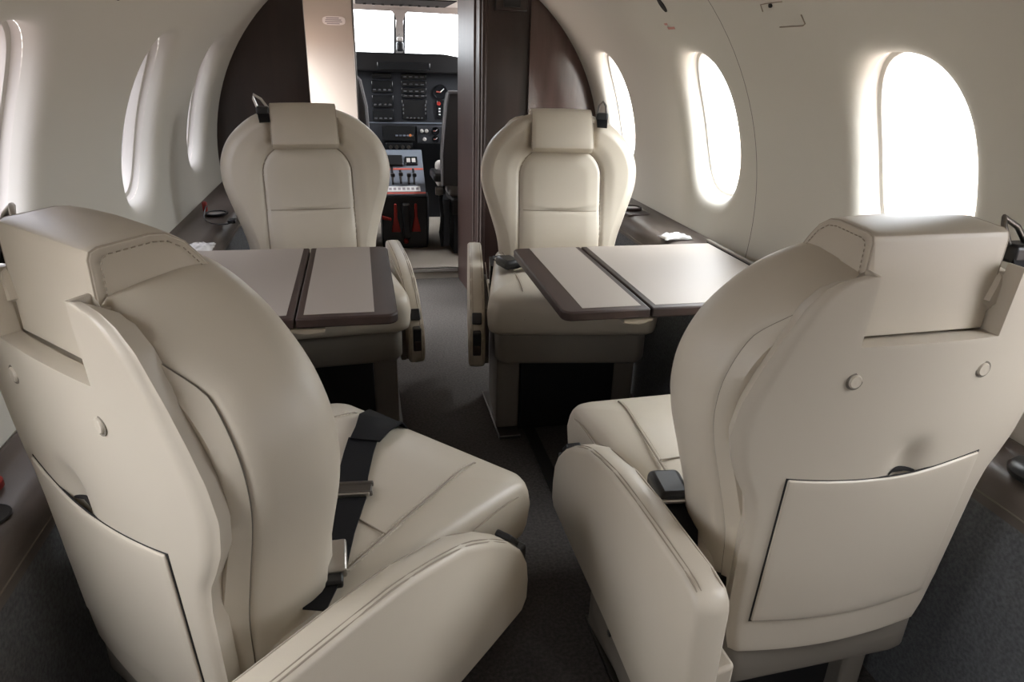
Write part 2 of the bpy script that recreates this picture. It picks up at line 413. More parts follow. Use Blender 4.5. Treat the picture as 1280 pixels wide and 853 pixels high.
# closet side facing the doorway, running forward
mb = MB(); mb.hexa([(.273-.45,.03,0),(.30-.45,.03,0),(.262-.45,.52,0),(.236-.45,.52,0)], [(.273-.45,.03,1.42),(.30-.45,.03,1.42),(.262-.45,.52,1.42),(.236-.45,.52,1.42)])
mb.build('side_panel', 'bulkside', cl)
for k, (x, y, r) in enumerate(((.275,.012,.011),(.270,.07,.008),(.262,.17,.007))):
    mb = MB(); mb.tube([(x-.45,y,0),(x-.45,y,1.40)], r, 10); mb.build('edge_moulding', 'bulkside', cl)
mb = MB(); mb.lathe([(.004,-.004),(.004,.003)], 10, (.258-.45,.30,.60), 'x'); mb.build('catch_pin', 'steel', cl)
# vestibule: wall forward of the bulkhead, right side and the open entry door on the left
mb = MB(); wall_plain(mb, 1, Y_BULK+.04, Y_THR+.02, -math.asin(.55), TH1)
wall_plain(mb, -1, Y_BULK, Y_BULK+.12, -math.asin(.80), TH1); wall_plain(mb, -1, Y_BULK+.1, Y_THR, -math.asin(.86), -.70); wall_plain(mb, -1, Y_BULK+.1, Y_THR+.02, .60, TH1); struct(mb.build('wall_vestibule', 'lining'), 'cream lining of the entry vestibule')
portal((-.80, 3.24, .66), (1,0,0), .44, 1.0)
# cream partition before the cockpit, angled toward the entry door
cp = empty('cockpit_partition', (-.40, 3.38, 0), label='cream partition panel beside the cockpit doorway with small placard', cat='partition')
A, B = Vector((-.236,3.36)), Vector((-.56,3.47)); d = (B-A).normalized(); nn = Vector((-d.y, d.x));
nn = nn if nn.y < 0 else -nn
def PP(t, off, z): q = A+d*t+nn*off; return (q.x+.40, q.y-3.38, z)
mb = MB(); Lw = (B-A).length
mb.hexa([PP(0,0,0),PP(Lw,0,0),PP(Lw,-.02,0),PP(0,-.02,0)], [PP(0,0,1.43),PP(Lw,0,1.43),PP(Lw,-.02,1.43),PP(0,-.02,1.43)])
mb.build('panel', 'creampanel', cp, bevel=.003)
mb = MB(); ell = []
for i in range(24):
    a = 2*math.pi*i/24; sg = lambda q: math.copysign(abs(q)**.6, q)
    ell.append((.086+.052*sg(math.cos(a)), 1.213+.018*sg(math.sin(a))))
mb.add([PP(t,.0005,z) for t,z in ell]+[PP(t,.002,z) for t,z in ell], [tuple(range(24)), tuple(range(24,48))]+[(i,(i+1)%24,24+(i+1)%24,24+i) for i in range(24)])
pl = mb.build('placard', 'offwhite', cp)
mb = MB()
for t0,t1,z in ((.062,.120,1.2235),(.052,.124,1.216),(.048,.126,1.2085),(.06,.118,1.201)):
    mb.hexa([PP(t0,.0021,z-.0022),PP(t1,.0021,z-.0022),PP(t1,.0027,z-.0022),PP(t0,.0027,z-.0022)],[PP(t0,.0021,z+.0022),PP(t1,.0021,z+.0022),PP(t1,.0027,z+.0022),PP(t0,.0027,z+.0022)])
mb.build('fine_print', 'greyprint', pl)
mb = MB(); mb.tube([PP(-.002,.004,.02),PP(-.002,.004,1.42)], .005, 8); mb.build('edge_trim', 'gunmetal', cp)

# ================================================================== COCKPIT
CF = .052
mb = MB(); mb.box(-.72,.72,Y_THR,4.75,-.03,CF); struct(mb.build('floor_cockpit', 'cpfloor', bevel=.006), 'raised beige cockpit floor beyond the threshold')
mb = MB(); mb.box(-.235,.234,Y_THR-.012,Y_THR+.012,.038,.056); struct(tag(mb.build('trim_3', 'steel', bevel=.003), 'metal threshold strip at the cockpit step'))
mb = MB()
mb.box(.70,.74,Y_THR,4.75,CF,1.0); mb.box(-.74,-.70,Y_THR,4.75,CF,1.0)
struct(mb.build('wall_cockpit', 'panelgrey'), 'dark cockpit side walls')
mb = MB(); mb.box(.262,.72,Y_THR,Y_THR+.03,0,1.36); mb.box(-.72,-.262,Y_THR+.03,Y_THR+.06,0,1.36)
struct(mb.build('wall_cockpit_rear', 'bulk'), 'rear cockpit bulkhead')
mb = MB(); mb.box(-.74,.74,4.68,4.74,CF,1.08); struct(mb.build('wall_cockpit_front','panelgrey'), 'dark firewall behind the instrument panel')
# roof and windscreen frame (one structure with panes)
def yw(z): return 4.62-(z-1.08)*.75          # windscreen slope
mb = MB(); mb.hexa([(-.72,Y_THR,1.345),(.72,Y_THR,1.345),(.72,yw(1.33),1.345),(-.72,yw(1.33),1.345)],[(-.5,Y_THR,1.44),(.5,Y_THR,1.44),(.5,yw(1.42),1.42),(-.5,yw(1.42),1.42)])
struct(mb.build('ceiling_cockpit', 'cpwall', bevel=.01), 'pale cockpit headliner')
fr = empty('window_13', (0.03, 4.5, 1.2), kind='structure')
def FR(x, z, dy=0): return (x-.03, yw(z)-4.5+dy, z-1.2)
mb = MB()
mb.hexa([FR(-.72,1.322),FR(.72,1.310),FR(.72,1.310,.04),FR(-.72,1.322,.04)],[FR(-.72,1.42),FR(.72,1.42),FR(.72,1.42,.04),FR(-.72,1.42,.04)])
mb.build('header', 'cpwall', fr, bevel=.006)
mb = MB()
pst = [(.024,1.07),(.022,1.20),(.020,1.27),(.030,1.30),(.055,1.325)]
rows = [[FR(.033-w,z,-.01),FR(.033+w,z,-.01),FR(.033+w,z,.03),FR(.033-w,z,.03)] for w,z in pst]
mb.grid(rows, close=True); mb.build('centre_post', 'cpwall', fr)
for s in (-1,1):
    mb = MB(); mb.hexa([FR(.033+s*.028-.006,1.07,-.004),FR(.033+s*.028+.006,1.07,-.004),FR(.033+s*.028+.006,1.07,.02),FR(.033+s*.028-.006,1.07,.02)],[FR(.033+s*.028-.005,1.32,-.004),FR(.033+s*.028+.005,1.32,-.004),FR(.033+s*.028+.005,1.32,.02),FR(.033+s*.028-.005,1.32,.02)])
    mb.build('gasket', 'panelgrey', fr)
    mb = MB(); x0, x1 = (.06,.70) if s > 0 else (-.70,.0)
    mb.hexa([FR(x0,1.07,.008),FR(x1,1.07,.008),FR(x1,1.07,.014),FR(x0,1.07,.014)],[FR(x0,1.33,.008),FR(x1,1.33,.008),FR(x1,1.33,.014),FR(x0,1.33,.014)])
    mb.build('pane', 'pane', fr)
    mb = MB(); mb.box(s*.70-.03-.02,s*.70-.03+.02,-.06,.04,-.22,.15); mb.build('side_post', 'cpwall', fr)
portal((0.0, 4.66, 1.2), (0,-1,0), 1.4, .30)
portal((-.76, 3.95, 1.17), (1,0,0), .9, .32); portal((.76, 3.95, 1.17), (-1,0,0), .9, .32)
# compass on the centre post
co = empty('standby_compass', (.033, yw(1.14)-.05, 1.10), label='black standby compass on the windscreen centre post', cat='compass')
mb = MB(); mb.box(-.022,.022,-.02,.045,0,.055); mb.build('housing','blackplastic',co,bevel=.012,seg=3)
mb = MB(); mb.box(-.018,.018,-.016,.03,.058,.082); mb.build('card_window','cpwall',co,bevel=.005)
mb = MB(); mb.tube([(0,0,.085),(-.004,.01,.16),(0,.02,.21)], .005, 8); mb.build('stem','gunmetal',co)
# overhead panel
op = empty('overhead_panel', (.03, 4.30, 1.350), label='dark overhead switch panel above the windscreen', cat='switch panel')
mb = MB(); mb.box(-.25,.26,-.45,.06,-.010,.004); mb.build('panel','matteblack',op,bevel=.004)
for k in range(9):
    mb = MB(); mb.box(-.21+k*.05,-.19+k*.05,-.05,-.03,-.018,-.009); mb.build('switch','blackplastic',op,bevel=.003)

# instrument panel at Y = 4.2
IY = 4.2
ip = empty('instrument_panel', (.03, IY, CF), label='dark grey instrument panel with displays and gauges under the windscreen', cat='instrument panel')
def IPX(x): return x-.03
def IPZ(z): return z-CF
mb = MB(); mb.prism([(IPX(-.68),IPZ(1.02)),(IPX(-.68),IPZ(.60)),(IPX(.70),IPZ(.60)),(IPX(.70),IPZ(1.02)),(IPX(.45),IPZ(1.06)),(IPX(-.40),IPZ(1.06))], 'y', 0, .06); mb.build('fascia','panelgrey',ip)
mb = MB(); mb.prism([(IPX(-.70),IPZ(1.0)),(IPX(.70),IPZ(.99)),(IPX(.62),IPZ(1.035)),(IPX(.40),IPZ(1.07)),(IPX(.25),IPZ(1.092)),(IPX(-.42),IPZ(1.092)),(IPX(-.62),IPZ(1.04))], 'y', -.10, .42); mb.build('glareshield','blackplastic',ip,bevel=.01)
mb = MB(); mb.box(IPX(-.12),IPX(.17),-.115,-.09,IPZ(1.005),IPZ(1.045)); mb.build('annunciator_strip','screen',ip,bevel=.004)
def unit(name, x0, x1, z0, z1, dep=.014, m='screen', bev=.004):
    mb = MB(); mb.box(IPX(x0),IPX(x1),-dep,.005,IPZ(z0),IPZ(z1)); return mb.build(name, m, ip, bevel=bev)
for z0, z1 in ((.88,.945),(.80,.868),(.725,.79)):
    b = unit('flight_display', -.155,-.033,z0,z1)
    for k in range(4):
        mb = MB(); mb.box(IPX(-.145+k*.028),IPX(-.13+k*.028),-.016,-.013,IPZ(z0+.012),IPZ(z0+.019)); mb.build('readout','keygrey',b)
unit('flight_display', -.15,-.04,.955,.985)
for z0, z1 in ((.955,.985),(.915,.948),(.878,.910),(.853,.874)):
    b = unit('radio_unit', .012,.157,z0,z1)
    for k in range(4):
        mb = MB(); mb.box(IPX(.025+k*.033),IPX(.043+k*.033),-.0165,-.013,IPZ(z0+.010),IPZ(z0+.016)); mb.build('radio_key','keygrey',b)
b = unit('map_display', .012,.157,.735,.845)
for k in range(5):
    mb = MB(); mb.box(IPX(.038+k*.021),IPX(.049+k*.021),-.0165,-.013,IPZ(.742),IPZ(.748)); mb.build('display_key','keygrey',b)
for k in range(3):
    for xx in (.018,.146):
        mb = MB(); mb.box(IPX(xx),IPX(xx+.006),-.0165,-.013,IPZ(.765+k*.022),IPZ(.777+k*.022)); mb.build('display_key','keygrey',b)
def gauge(x, z, r, needle='white', dot=None):
    mb = MB(); mb.lathe([(r,-.014),(r*.9,-.019),(r*.86,-.015),(0.001,-.013)], 24, (IPX(x),0,IPZ(z)), 'y'); g = mb.build('round_gauge','screen',ip)
    mb = MB(); mb.tube([(IPX(x),-.018,IPZ(z)),(IPX(x)+r*.5,-.018,IPZ(z)+r*.45)], r*.07, 6); mb.build('needle',needle,g)
    mb = MB(); mb.tube([(IPX(x),-.018,IPZ(z)),(IPX(x)-r*.55,-.018,IPZ(z)+r*.05)], r*.10, 6); mb.build('red_arc','redline',g)
gauge(.236,.889,.042); gauge(.40,.88,.045); gauge(.52,.88,.045)
b = unit('trim_indicator', .215,.262,.745,.845)
mb = MB(); mb.lathe([(.011,-.022),(.011,-.013)],12,(IPX(.226),0,IPZ(.826)),'y'); mb.build('red_knob','red',b)
for k in range(3):
    mb = MB(); mb.box(IPX(.225),IPX(.236),-.0165,-.013,IPZ(.762+k*.016),IPZ(.77+k*.016)); mb.build('marker','white',b)
mb = MB(); mb.box(IPX(-.20),IPX(.28),-.004,.02,IPZ(.712),IPZ(.719)); mb.build('lower_edge','pedgrey',ip)
b = unit('radio_unit', -.105,.085,.615,.702, .02)
for k in range(5):
    mb = MB(); mb.box(IPX(-.03+k*.022),IPX(-.015+k*.022),-.023,-.019,IPZ(.642),IPZ(.65)); mb.build('radio_key','pedgrey',b)
mb = MB(); mb.lathe([(.007,-.027),(.008,-.019)],12,(IPX(.056),0,IPZ(.647)),'y'); mb.build('amber_button','amber',b)
b = unit('radio_unit', -.09,.07,.555,.605, .02)
for k in range(4):
    mb = MB(); mb.lathe([(.009,-.03),(.011,-.019)],12,(IPX(-.06+k*.035),0,IPZ(.58)),'y'); mb.build('rotary_knob','gunmetal',b)
b = unit('switch_bank', .095,.265,.60,.70, .012, 'panelgrey')
for x, z in ((.125,.672),(.152,.672),(.14,.625)):
    mb = MB(); mb.lathe([(.006,-.032),(.011,-.02),(.011,-.012)],12,(IPX(x),0,IPZ(z)),'y'); mb.build('toggle_switch','cpwall',b)
gauge(.205,.672,.024); gauge(.205,.625,.021)

# centre pedestal
pe = empty('centre_pedestal', (0, 3.87, CF), label='grey centre pedestal with levers between the pilot seats', cat='control pedestal')
def PZ(z): return z-CF
mb = MB(); mb.prism([(0,0),(0.0,PZ(.345)),(.08,PZ(.36)),(.285,PZ(.562)),(.30,PZ(.562)),(.30,0)], 'x', -.137, .118); mb.build('body','blackplastic',pe,bevel=.006)
sl = lambda t: (.012+.268*t, PZ(.352)+.213*t)     # slope of the lever deck
deck = []
def on_deck(mb, x0, x1, t0, t1, lift):
    (ya,za),(yb,zb) = sl(t0), sl(t1); nx, nz = -.213, .268; l = math.hypot(nx,nz); nx, nz = nx/l*lift, nz/l*lift
    mb.hexa([(x0,ya,za-.004),(x1,ya,za-.004),(x1,yb,zb-.004),(x0,yb,zb-.004)], [(x0,ya+nx,za+nz),(x1,ya+nx,za+nz),(x1,yb+nx,zb+nz),(x0,yb+nx,zb+nz)])
mb = MB(); on_deck(mb,-.134,.115,-.02,.98,.014); dk = mb.build('lever_deck','pedgrey',pe,bevel=.003)
for t, m_ in ((.0,'redline'),(.52,'redline')):
    mb = MB(); on_deck(mb,-.132,.113,t,t+.035,.0155); mb.build('red_line',m_,dk)
mb = MB(); on_deck(mb,-.10,.085,.05,.16,.0158); lb = mb.build('deck_label','white',dk)
for k in range(7):
    mb = MB(); on_deck(mb,-.09+k*.025,-.075+k*.025,.08,.13,.0163); mb.build('print_mark','greyprint',lb)
for x, t, tt, m_ in ((-.065,.22,.66,'blackplastic'),(-.02,.24,.52,'white'),(.025,.22,.42,'blackplastic'),(.055,.22,.55,'white')):
    (y,z), (y2,z2) = sl(t), sl(tt)
    mb = MB(); mb.tube([(x,y,z+.01),(x,y-.02,z+.055)], .005, 8); lv = mb.build('lever','gunmetal',pe)
    mb = MB(); mb.box(x-.012,x+.012,y-.034,y-.008,z+.050,z+.072); mb.build('lever_knob','blackplastic',lv,bevel=.006)
    mb = MB(); on_deck(mb,x-.006,x+.006,t-.02,tt,.0156); mb.build('lever_slot','blackplastic',dk)
mb = MB(); on_deck(mb,-.10,.0,.60,.82,.03); mb.build('radio_box','blackplastic',pe,bevel=.004)
mb = MB(); on_deck(mb,.015,.085,.62,.80,.024); kb = mb.build('key_pad','screen',pe,bevel=.004)
for k in range(2):
    mb = MB(); on_deck(mb,.022+k*.03,.043+k*.03,.66,.75,.027); mb.build('key','cpwall',kb)
for x in (-.060, .053):          # red emergency handles on the aft face
    mb = MB(); mb.prism([(x-.026,PZ(.150)),(x+.026,PZ(.150)),(x+.020,PZ(.185)),(x+.009,PZ(.235)),(x+.007,PZ(.310)),(x-.007,PZ(.310)),(x-.009,PZ(.235)),(x-.020,PZ(.185))],'y',-.016,0); mb.build('red_handle','red',pe,bevel=.004)
mb = MB(); mb.box(-.022,.018,-.05,.0,PZ(.12),PZ(.315)); mb.build('lever_column','blackplastic',pe,bevel=.008)
mb = MB(); mb.lathe([(.006,-.03),(.014,-.022),(.014,0)],12,(-.006,0,PZ(.096)),'y'); mb.build('red_knob','red',pe)
mb = MB(); mb.prism([(-.135,PZ(.225)),(-.085,PZ(.215)),(-.085,PZ(.23)),(-.135,PZ(.245))],'y',-.02,0); mb.build('red_tab','red',pe,bevel=.003)
mb = MB(); mb.prism([(.0,PZ(.345)),(.0,PZ(.20)),(.10,PZ(.0)),(.16,PZ(.0)),(.06,PZ(.36))],'x',.118,.128); mb.build('side_rail','pedgrey',pe)

# pilot seats
def pilot_seat(sgn):
    name = 'left' if sgn < 0 else 'right'
    r = empty('pilot_seat', (sgn*.44, 3.86, CF), label='dark grey pilot seat %s' % ('largely hidden behind the cream partition' if sgn < 0 else 'with pale cushion in front of the dark wood closet'), cat='seat')
    zt = .98 if sgn < 0 else .915
    e = -sgn                       # inner edge direction
    out = [(e*.256,PZ(.56)),(e*.254,PZ(.62)),(e*.246,PZ(zt-.14)),(e*.222,PZ(zt-.02)),(e*.205,PZ(zt)),(-e*.20,PZ(zt)),(-e*.24,PZ(zt-.16)),(-e*.25,PZ(.56))]
    if sgn > 0: out = [(-.258,PZ(.44)),(-.258,PZ(.60)),(-.250,PZ(.70)),(-.236,PZ(.85)),(-.222,PZ(zt)),(.20,PZ(zt)),(.24,PZ(.75)),(.25,PZ(.44))]
    mb = MB(); mb.prism(out,'y',-.20,-.09); mb.build('backrest','cpgrey',r,bevel=.015,seg=3)
    mb = MB(); k = [(p[0]*1.004, -.205, p[1]+.002) for p in out[:6]]; mb.tube(k, .006, 8); mb.build('piping','cpedge',r)
    mb = MB(); mb.box(-.22,.22,-.11,.30,PZ(.36),PZ(.46)); mb.build('seat_cushion','sheepskin',r,bevel=.04,seg=4)
    mb = MB(); mb.box(-.20,.20,-.14,.26,PZ(.27),PZ(.36)); mb.build('seat_pan','cpgrey',r,bevel=.01)
    for x in (-.16,.16):
        mb = MB(); mb.box(x-.03,x+.03,-.14,.24,0,PZ(.275)); mb.build('leg','panelgrey',r,bevel=.006)
    if sgn > 0:
        mb = MB(); mb.box(-.30,-.235,-.16,.06,PZ(.455),PZ(.50)); mb.build('armrest','blackplastic',r,bevel=.015,seg=3)
        mb = MB(); mb.box(-.268,-.205,-.02,.10,PZ(.40),PZ(.54)); mb.build('side_bolster','sheepskin',r,bevel=.025,seg=3)
        mb = MB(); mb.lathe([(.022,-.02),(.026,0),(.022,.02)],16,(-.27,-.16,PZ(.41)),'x'); mb.build('recline_wheel','gunmetal',r)
        mb = MB(); mb.tube([(-.245,-.13,PZ(.44)),(-.262,-.14,PZ(.36)),(-.25,-.15,PZ(.27)),(-.262,-.15,PZ(.18)),(-.25,-.14,PZ(.10))],.012,8); mb.build('belt_strap','black',r)
        mb = MB(); mb.box(-.25,-.215,-.16,.0,PZ(.10),PZ(.36)); mb.build('side_frame','panelgrey',r,bevel=.006)
    return r
pilot_seat(-1); pilot_seat(1)

# ================================================================== CABIN SEATS
LEAN = .06
OUT = [(0,.32),(.10,.32),(.150,.322),(.173,.335),(.180,.37),(.185,.43),(.194,.50),(.216,.575),(.241,.655),(.2475,.705),(.241,.753),(.218,.801),(.179,.841),(.136,.869),(.082,.887),(.04,.890),(0,.891)]
def ylean(z): return -LEAN*(z-.55)
def rbox_sdf(x, z, cx, cz, hx, hz, r):
    qx, qz = abs(x-cx)-hx+r, abs(z-cz)-hz+r
    return math.hypot(max(qx,0),max(qz,0))+min(max(qx,qz),0)-r
def front_y(x, z):
    s = rbox_sdf(x, z, 0, .485, .128, .300, .085)
    y = -.094-.008*sstep(.045,.0,s)+.006*sstep(0,-.05,s)
    y += .030*math.exp(-((z-.50)/.11)**2)*(1-sstep(.10,.22,abs(x)))
    y -= .007*math.exp(-(s/.0055)**2)
    if s < 0: y -= .005*math.exp(-((z-.597)/.005)**2)
    y -= .014*sstep(.106,.096,abs(x))*sstep(.784,.796,z)                 # seat of the headrest
    return y+ylean(z)
def backrest_mesh():
    half = catmull(OUT, 70); full = [(x,z) for x,z in half]+[(-x,z) for x,z in half[-2:0:-1]]
    n = len(full); nor = []
    for i in range(n):
        a, b = full[i-1], full[(i+1)%n]; t = Vector((b[0]-a[0], b[1]-a[1])).normalized(); nor.append((t.y,-t.x))
    def ring(d, y):
        out = []
        for p, q in zip(full, nor):
            yy = y+ylean(p[1])-.026*sstep(.80,.86,p[1])*sstep(-.185,-.205,y); t = sstep(.100,.088,abs(p[0]))*sstep(.74,.80,p[1])
            if y < -.185: yy = max(yy, -.272+.37*p[0]*p[0]+ylean(p[1])+.019)      # stays in front of the shell
            out.append((p[0]-q[0]*d, yy+t*(max(yy,-.228)-yy), p[1]-q[1]*d))
        return out
    rings = [ring(*a) for a in ((.050,-.250),(.034,-.248),(.028,-.240),(.020,-.222),(.0155,-.2165),(.0185,-.2145),(.0155,-.2125),(.010,-.208),(.004,-.190),(.0,-.160),(.0,-.142),(.003,-.125),(.010,-.110),(.021,-.100))]
    base = ring(.034, 0); C = (0.0,.60)
    NR = 52
    for k in range(NR):
        t = 1-k/NR; row = []
        for p in base:
            x, z = C[0]+(p[0]-C[0])*t, C[1]+(p[2]-C[1])*t
            row.append((x, front_y(x,z), z))
        rings.append(row)
    mb = MB(); mb.grid(rings, close=True)
    c0 = len(mb.v); mb.v.append((0, front_y(*C), C[1])); b = (len(rings)-1)*n
    mb.f += [(b+i, b+(i+1)%n, c0) for i in range(n)]
    mb.f.append(tuple(range(n))[::-1])
    welt = MB(); welt.tube(ring(.0175,-.2155), .0016, 6, closed=True)
    seams = MB()
    pts = []
    for i in range(60):       # inner panel outline, open at the bottom
        t = i/59
        RR = .085; L1, arc = .32, math.pi/2*RR
        tot = 2*L1+2*arc+2*(.128-RR); s = t*tot
        if s < L1: p = (-.128, .38+s)
        elif s < L1+arc: a = (s-L1)/RR; p = (-.043-RR*math.cos(a), .70+RR*math.sin(a))
        elif s < L1+arc+.086: p = (-.043+(s-L1-arc), .785)
        elif s < L1+2*arc+.086: a = (s-L1-arc-.086)/RR; p = (.043+RR*math.sin(a), .70+RR*math.cos(a))
        else: p = (.128, .70-(s-L1-2*arc-.086))
        pts.append((p[0], front_y(*p)+.0008, p[1]))
    seams.tube(pts, .0018, 5)
    seams.tube([(x, front_y(x,.597)+.0022, .597) for x in [-.126+.252*i/20 for i in range(21)]], .0016, 5)
    return mb, welt, seams
SHW = [(.318,.160),(.345,.168),(.40,.174),(.48,.178),(.55,.182),(.585,.189),(.61,.203),(.64,.217),(.68,.225),(.72,.220),(.76,.207),(.80,.191),(.845,.169),(.865,.151),(.876,.131),(.88,.110)]
def shell_y(x, z, m=1):
    w = interp(SHW, z)
    y = -.272+.37*x*x+ylean(z)+.007*sstep(.925,1.0,abs(x)/w)**1.5
    y += .013*math.exp(-((x+m*.026)/.022)**2)*sstep(.672,.622,z)*sstep(.55,.60,z)   # finger scoop over the pocket
    return y
def pocket_top(x): return .604+.55*x*x+.006*sstep(.02,.14,x)
def shell_mesh(m):
    zs = [.318+(.795-.318)*i/60 for i in range(61)]; zt = [.795+(.880-.795)*i/16 for i in range(17)]
    NH = .097
    def cols(z):
        w = interp(SHW, z)
        L = [-w+(w-NH)*(i/12)**1.6 for i in range(13)]; C = [-NH+2*NH*i/24 for i in range(1,24)]
        return L+C+[-q for q in L[::-1]]
    mb = MB(); ncol = len(cols(.5))
    rows = []
    for z in zs:
        rows.append([(x, shell_y(x,z,m), z-.012*math.cos(x*8)*sstep(.38,.318,z)) for x in cols(z)])
    mb.grid(rows)
    base = 60*ncol
    rowsU = [[(x, shell_y(x,z,m), z) for x in cols(z)] for z in zt[1:]]
    prevL = [base+i for i in range(13)]; prevR = [base+ncol-13+i for i in range(13)]
    for r in rowsU:
        o = len(mb.v); mb.v += r[:13]+r[-13:]
        nl = [o+i for i in range(13)]; nr = [o+13+i for i in range(13)]
        for a, b in ((prevL,nl),(prevR,nr)):
            for i in range(12): mb.f.append((a[i],a[i+1],b[i+1],b[i]))
        prevL, prevR = nl, nr
    return mb
def pocket_mesh(m, grow, lift, zoff=0):
    rows = []
    for j in range(17):
        row = []
        for i in range(25):
            u = -1+2*i/24
            xb = .143+grow; xt = .144+grow
            t = j/16; x = u*(xb+(xt-xb)*t)
            z0 = .378-grow-.012*math.cos(x*9); z1 = pocket_top(x if m < 0 else -x)+grow*.6
            z = z0+(z1-z0)*t
            y = -.272+.37*x*x+ylean(z)-lift
            row.append((x,y,z))
        rows.append(row)
    mb = MB(); mb.grid(rows); return mb
def headrest_parts(root):
    prof = [(-.2625,.798),(-.2625,.860),(-.2625,.910),(-.2600,.9165),(-.253,.9195),(-.205,.923),(-.188,.921),(-.168,.910),(-.152,.893),(-.135,.870),(-.119,.844),(-.108,.822),(-.107,.809),(-.118,.799),(-.145,.794),(-.20,.790)]
    prof = [(y+.001, z) for y, z in prof]
    RT = lambda x, y: -.006*(abs(x)/.0945)**4*sstep(-.205,-.13,y)      # front corners rounded in plan
    mb = MB(); n = len(prof)
    xs = [(-.0935,.07),(-.0945,.03),(-.0915,.0),(-.080,0),(-.065,0),(-.045,0),(0,0),(.045,0),(.065,0),(.080,0),(.0915,0),(.0945,.03),(.0935,.07)]
    cy, cz = sum(p[0] for p in prof)/n, sum(p[1] for p in prof)/n
    rows = []
    for x, ins in xs:
        crown = .005*(1-(x/.0945)**2)
        rows.append([(x, p[0]+RT(x,p[0])+(cy-p[0])*ins*.8, p[1]+(cz-p[1])*ins*.8+crown*sstep(.87,.92,p[1])*sstep(-.238,-.17,p[0])) for p in prof])
    mb.grid(rows, close=True); mb.f += [tuple(range(n)), tuple(range((len(xs)-1)*n,len(xs)*n))[::-1]]
    h = mb.build('headrest','leather',root,bevel=.0035,seg=3,angle=35)
    st = MB()
    for s in (-1,1):
        st.tube([(s*.0925, p[0]+RT(.0925,p[0])+(cy-p[0])*.012, p[1]+(cz-p[1])*.012) for p in prof[1:14]], .0013, 5)
        k = []
        for p in prof[1:13]: k.append((s*.0948, p[0]+RT(.0945,p[0])+(cy-p[0])*.13, p[1]+(cz-p[1])*.13))
        for a, b in zip(k, k[1:]):
            nseg = max(1,int((Vector(b)-Vector(a)).length/.006))
            for i in range(nseg):
                p0 = Vector(a).lerp(Vector(b), i/nseg); p1 = Vector(a).lerp(Vector(b), (i+.55)/nseg); st.tube([p0,p1], .0007, 4)
    tag(st.build('stitching','stitch',h),kind='stuff')
    return h
def rrect(hx, y0, y1, r, n=7, hx_rear=None):
    hr = hx_rear if hx_rear else hx; pts = []
    for cx, cy, a0 in ((hx-r,y1-r,0),(-hx+r,y1-r,90),(-hr+r,y0+r,180),(hr-r,y0+r,270)):
        for i in range(n+1):
            a = math.radians(a0+90*i/n); pts.append((cx+r*math.cos(a), cy+r*math.sin(a)))
    return pts
def cushion_top(x, y):
    return .478+.006*(1-(x/.23)**2)*(1-((y-.03)/.26)**2)-.012*sstep(.18,.29,y)
def cushion_mesh():
    spec = [(.010,.352),(.003,.358),(0,.372),(-.003,.41),(0,.442),(.003,.455),(.008,.464),(.017,.470),(.030,.4735)]
    rows = []
    for ins, z in spec:
        rows.append([(x, y, z-.012*sstep(.18,.29,y)*sstep(.40,.46,z)) for x, y in rrect(.236-ins, -.20+ins, .288-ins, .034, hx_rear=.20-ins)])
    base = rrect(.236-.030, -.20+.03, .288-.03, .034, hx_rear=.17)
    for k in range(1,14):
        t = 1-k/14
        rows.append([(x*t, .04+(y-.04)*t, cushion_top(x*t,.04+(y-.04)*t)-.005*(t**6)) for x, y in base])
    mb = MB(); n = len(rows[0]); mb.grid(rows, close=True)
    c = len(mb.v); mb.v.append((0,.04,cushion_top(0,.04))); b = (len(rows)-1)*n
    mb.f += [(b+i,b+(i+1)%n,c) for i in range(n)]; mb.f.append(tuple(range(n))[::-1])
    return mb
def cushion_seams(root):
    mb = MB()
    for s in (-1,1):
        pts = [(s*(.172-.034*(y+.05)/.33), y, cushion_top(.14,y)-.0008-.006*sstep(.235,.29,y)) for y in [-.16+.40*i/24 for i in range(25)]]
        pts += [(s*.138,.262,.4535),(s*.138,.276,.442),(s*.138,.2865,.425),(s*.138,.2895,.40)]
        mb.tube(pts, .0016, 5)
        mb.tube([(s*.2325,y,.4485-.012*sstep(.18,.29,y)) for y in [-.10+.34*i/12 for i in range(13)]], .0014, 5)
    mb.tube([(x,.012,cushion_top(x,.012)-.0005) for x in [-.165+.33*i/16 for i in range(17)]], .0014, 5)
    mb.build('seam','seam',root)
    st = MB()
    for s in (-1,1):
        for dx in (-.0045,.0045):
            for i in range(52):
                y = -.15+.385*i/52; x = s*(.172-.034*(y+.05)/.33)+dx
                st.tube([(x,y,cushion_top(.14,y)),(x-s*.0003,y+.0045,cushion_top(.14,y+.0045))], .0007, 4)
    tag(st.build('stitching','thread',root),kind='stuff')
